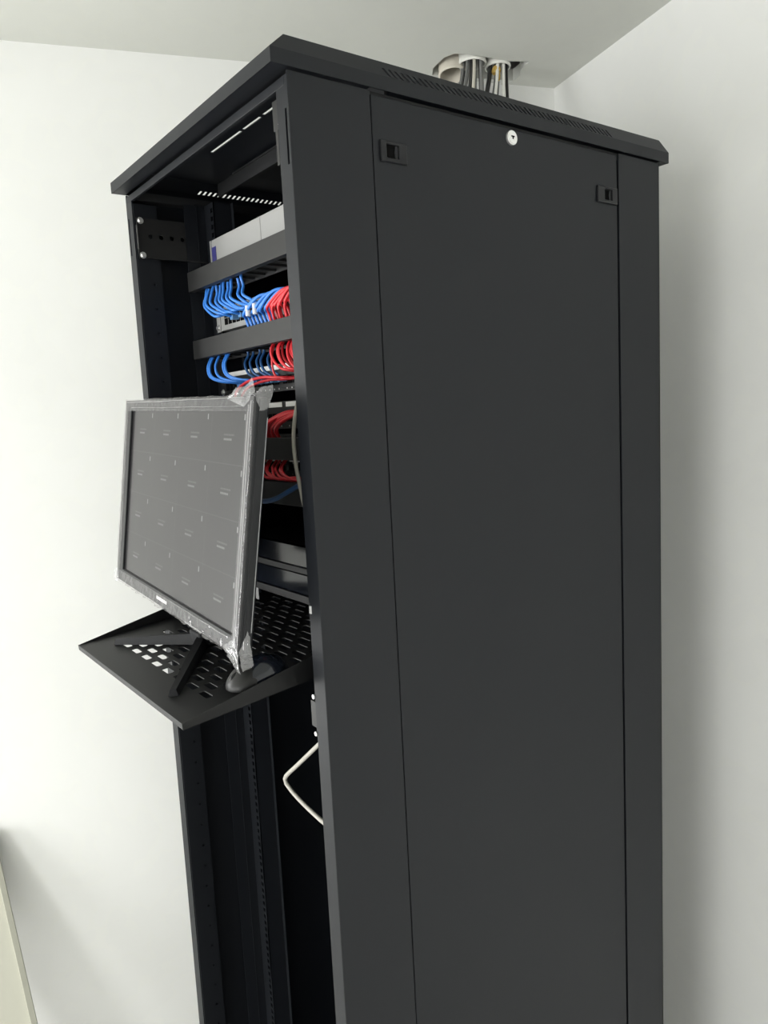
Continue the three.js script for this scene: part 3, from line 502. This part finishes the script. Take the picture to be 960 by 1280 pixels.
// ---------------------------------------------------------------- conduits in the ceiling and their cables
function conduit(label, c, r, yEnd, mat, tilt) {
  const t = thing('conduit', label, 'conduit', [c[0], yEnd, c[1]]);
  const pr = [[r - 0.003, 0.0], [r + 0.0005, 0.0], [r + 0.0015, 0.004], [r, 0.010], [r, 0.2], [r - 0.003, 0.2], [r - 0.003, 0.0]].map(p => new THREE.Vector2(...p));
  const g = new THREE.LatheGeometry(pr, 32); if (tilt) g.rotateZ(tilt[0]).rotateX(tilt[1]);
  part('pipe', g.translate(c[0], yEnd, c[1]), mat, t); return t;
}
conduit('empty beige conduit hanging lowest out of the ceiling hole', [-0.436, -0.952], 0.038, 2.402, M.pvc, [0.12, -0.1]);
conduit('white conduit in the middle of the ceiling hole, packed with grey cables', [-0.389, -0.976], 0.036, 2.4165, M.pvcWhite);
const c3 = conduit('white conduit with yellow foam in its mouth, farthest from the beige one', [-0.366, -1.046], 0.033, 2.4145, M.pvcWhite);
{ const g = new THREE.IcosahedronGeometry(0.016, 3), p = g.attributes.position; for (let i = 0; i < p.count; i++) { const k = 1 + 0.35 * noise.noise(p.getX(i) * 90, p.getY(i) * 90, p.getZ(i) * 90); p.setXYZ(i, p.getX(i) * k * 0.75, p.getY(i) * k * 0.7, p.getZ(i) * k * 0.75); } g.computeVertexNormals(); const t = thing('foam_plug', 'lump of yellow foam stuffed in the conduit mouth', 'foam', [-0.356, 2.398, -1.028]); part('lump', g.translate(-0.356, 2.402, -1.03), M.foam, t); part('drip', new THREE.SphereGeometry(0.007, 12, 8).scale(0.8, 1.9, 0.8).translate(-0.349, 2.386, -1.03), M.foam, t); }
const dropCables = (cx, cz, r, list, label, group) => list.forEach(([a, q, mat, rr, lab]) => {
  const x = cx + Math.cos(a) * r * q, z = cz + Math.sin(a) * r * q, ex = cx + Math.cos(a) * r * (q + 0.5) + 0.03, ez = cz + Math.sin(a) * r * (q + 0.5) + 0.05, tx = -0.10 + (x - cx) * 2.2, tz = -0.69 + (z - cz) * 0.9;
  cable('ceiling_cable', lab || label, [[x, 2.50, z], [x, 2.42, z], [x + (ex - x) * 0.3, 2.36, z + (ez - z) * 0.3], [ex, 2.27, ez], [ex + 0.05, 2.17, ez + 0.06], [(ex + tx) / 2 + 0.03, 2.10, (ez + tz) / 2 + 0.03], [tx, 2.06, tz - 0.02], [tx, 1.96, tz]], rr, mat, { group: lab ? undefined : group });
});
const TAU = Math.PI * 2;
dropCables(-0.389, -0.976, 0.030, [[0.5, 0.75, S(lin(0.6, 0.58, 0.5), 0.45), 0.0042, 'cream cable at the front of the bundle in the middle conduit'], [1.3, 0.8, M.cableGrey, 0.0035], [2.1, 0.75, M.cableGrey, 0.0032], [2.9, 0.7, M.cableBlack, 0.0035], [3.9, 0.6, M.cableBlack, 0.0035], [5.0, 0.75, M.cableBlack, 0.004], [5.6, 0.85, M.cableGrey, 0.003], [0.0, 0.4, M.cableGrey, 0.003], [6.0, 0.8, M.silverDark, 0.0032], [1.0, 0.35, M.silver, 0.0028], [1.7, 0.4, M.cableGrey, 0.0035]], 'grey or black cable in the bundle dropping from the middle conduit', 'cables in the middle conduit');
dropCables(-0.389, -0.976, 0.030, Array.from({ length: 9 }, (_, i) => [i * 0.7 + rnd() * 0.4, 0.25 + 0.65 * rnd(), [M.cableGrey, M.cableBlack, M.silver][i % 3], 0.0018 + rnd() * 0.0008]), 'grey or black cable in the bundle dropping from the middle conduit', 'cables in the middle conduit');
dropCables(-0.366, -1.046, 0.028, [[0.8, 0.8, M.pvcWhite, 0.0042, 'white cable nearer the middle conduit, below the yellow foam'], [0.0, 0.75, M.pvcWhite, 0.0042, 'white cable farther from the middle conduit, below the yellow foam'], [5.4, 0.8, M.cableBlack, 0.004], [5.0, 0.6, M.cableBlack, 0.0035], [1.7, 0.85, M.cableBlack, 0.004], [2.2, 0.8, M.cableGrey, 0.0035], [2.7, 0.7, M.cableBlack, 0.0042], [1.2, 0.4, M.cableGrey, 0.003], [4.0, 0.5, M.cableBlack, 0.004]], 'grey or black cable dropping from the conduit with yellow foam', 'cables in the foam plugged conduit');

scene.traverse(o => { if (o.isMesh) { o.castShadow = true; o.receiveShadow = true; } });
renderer.render(scene, camera);
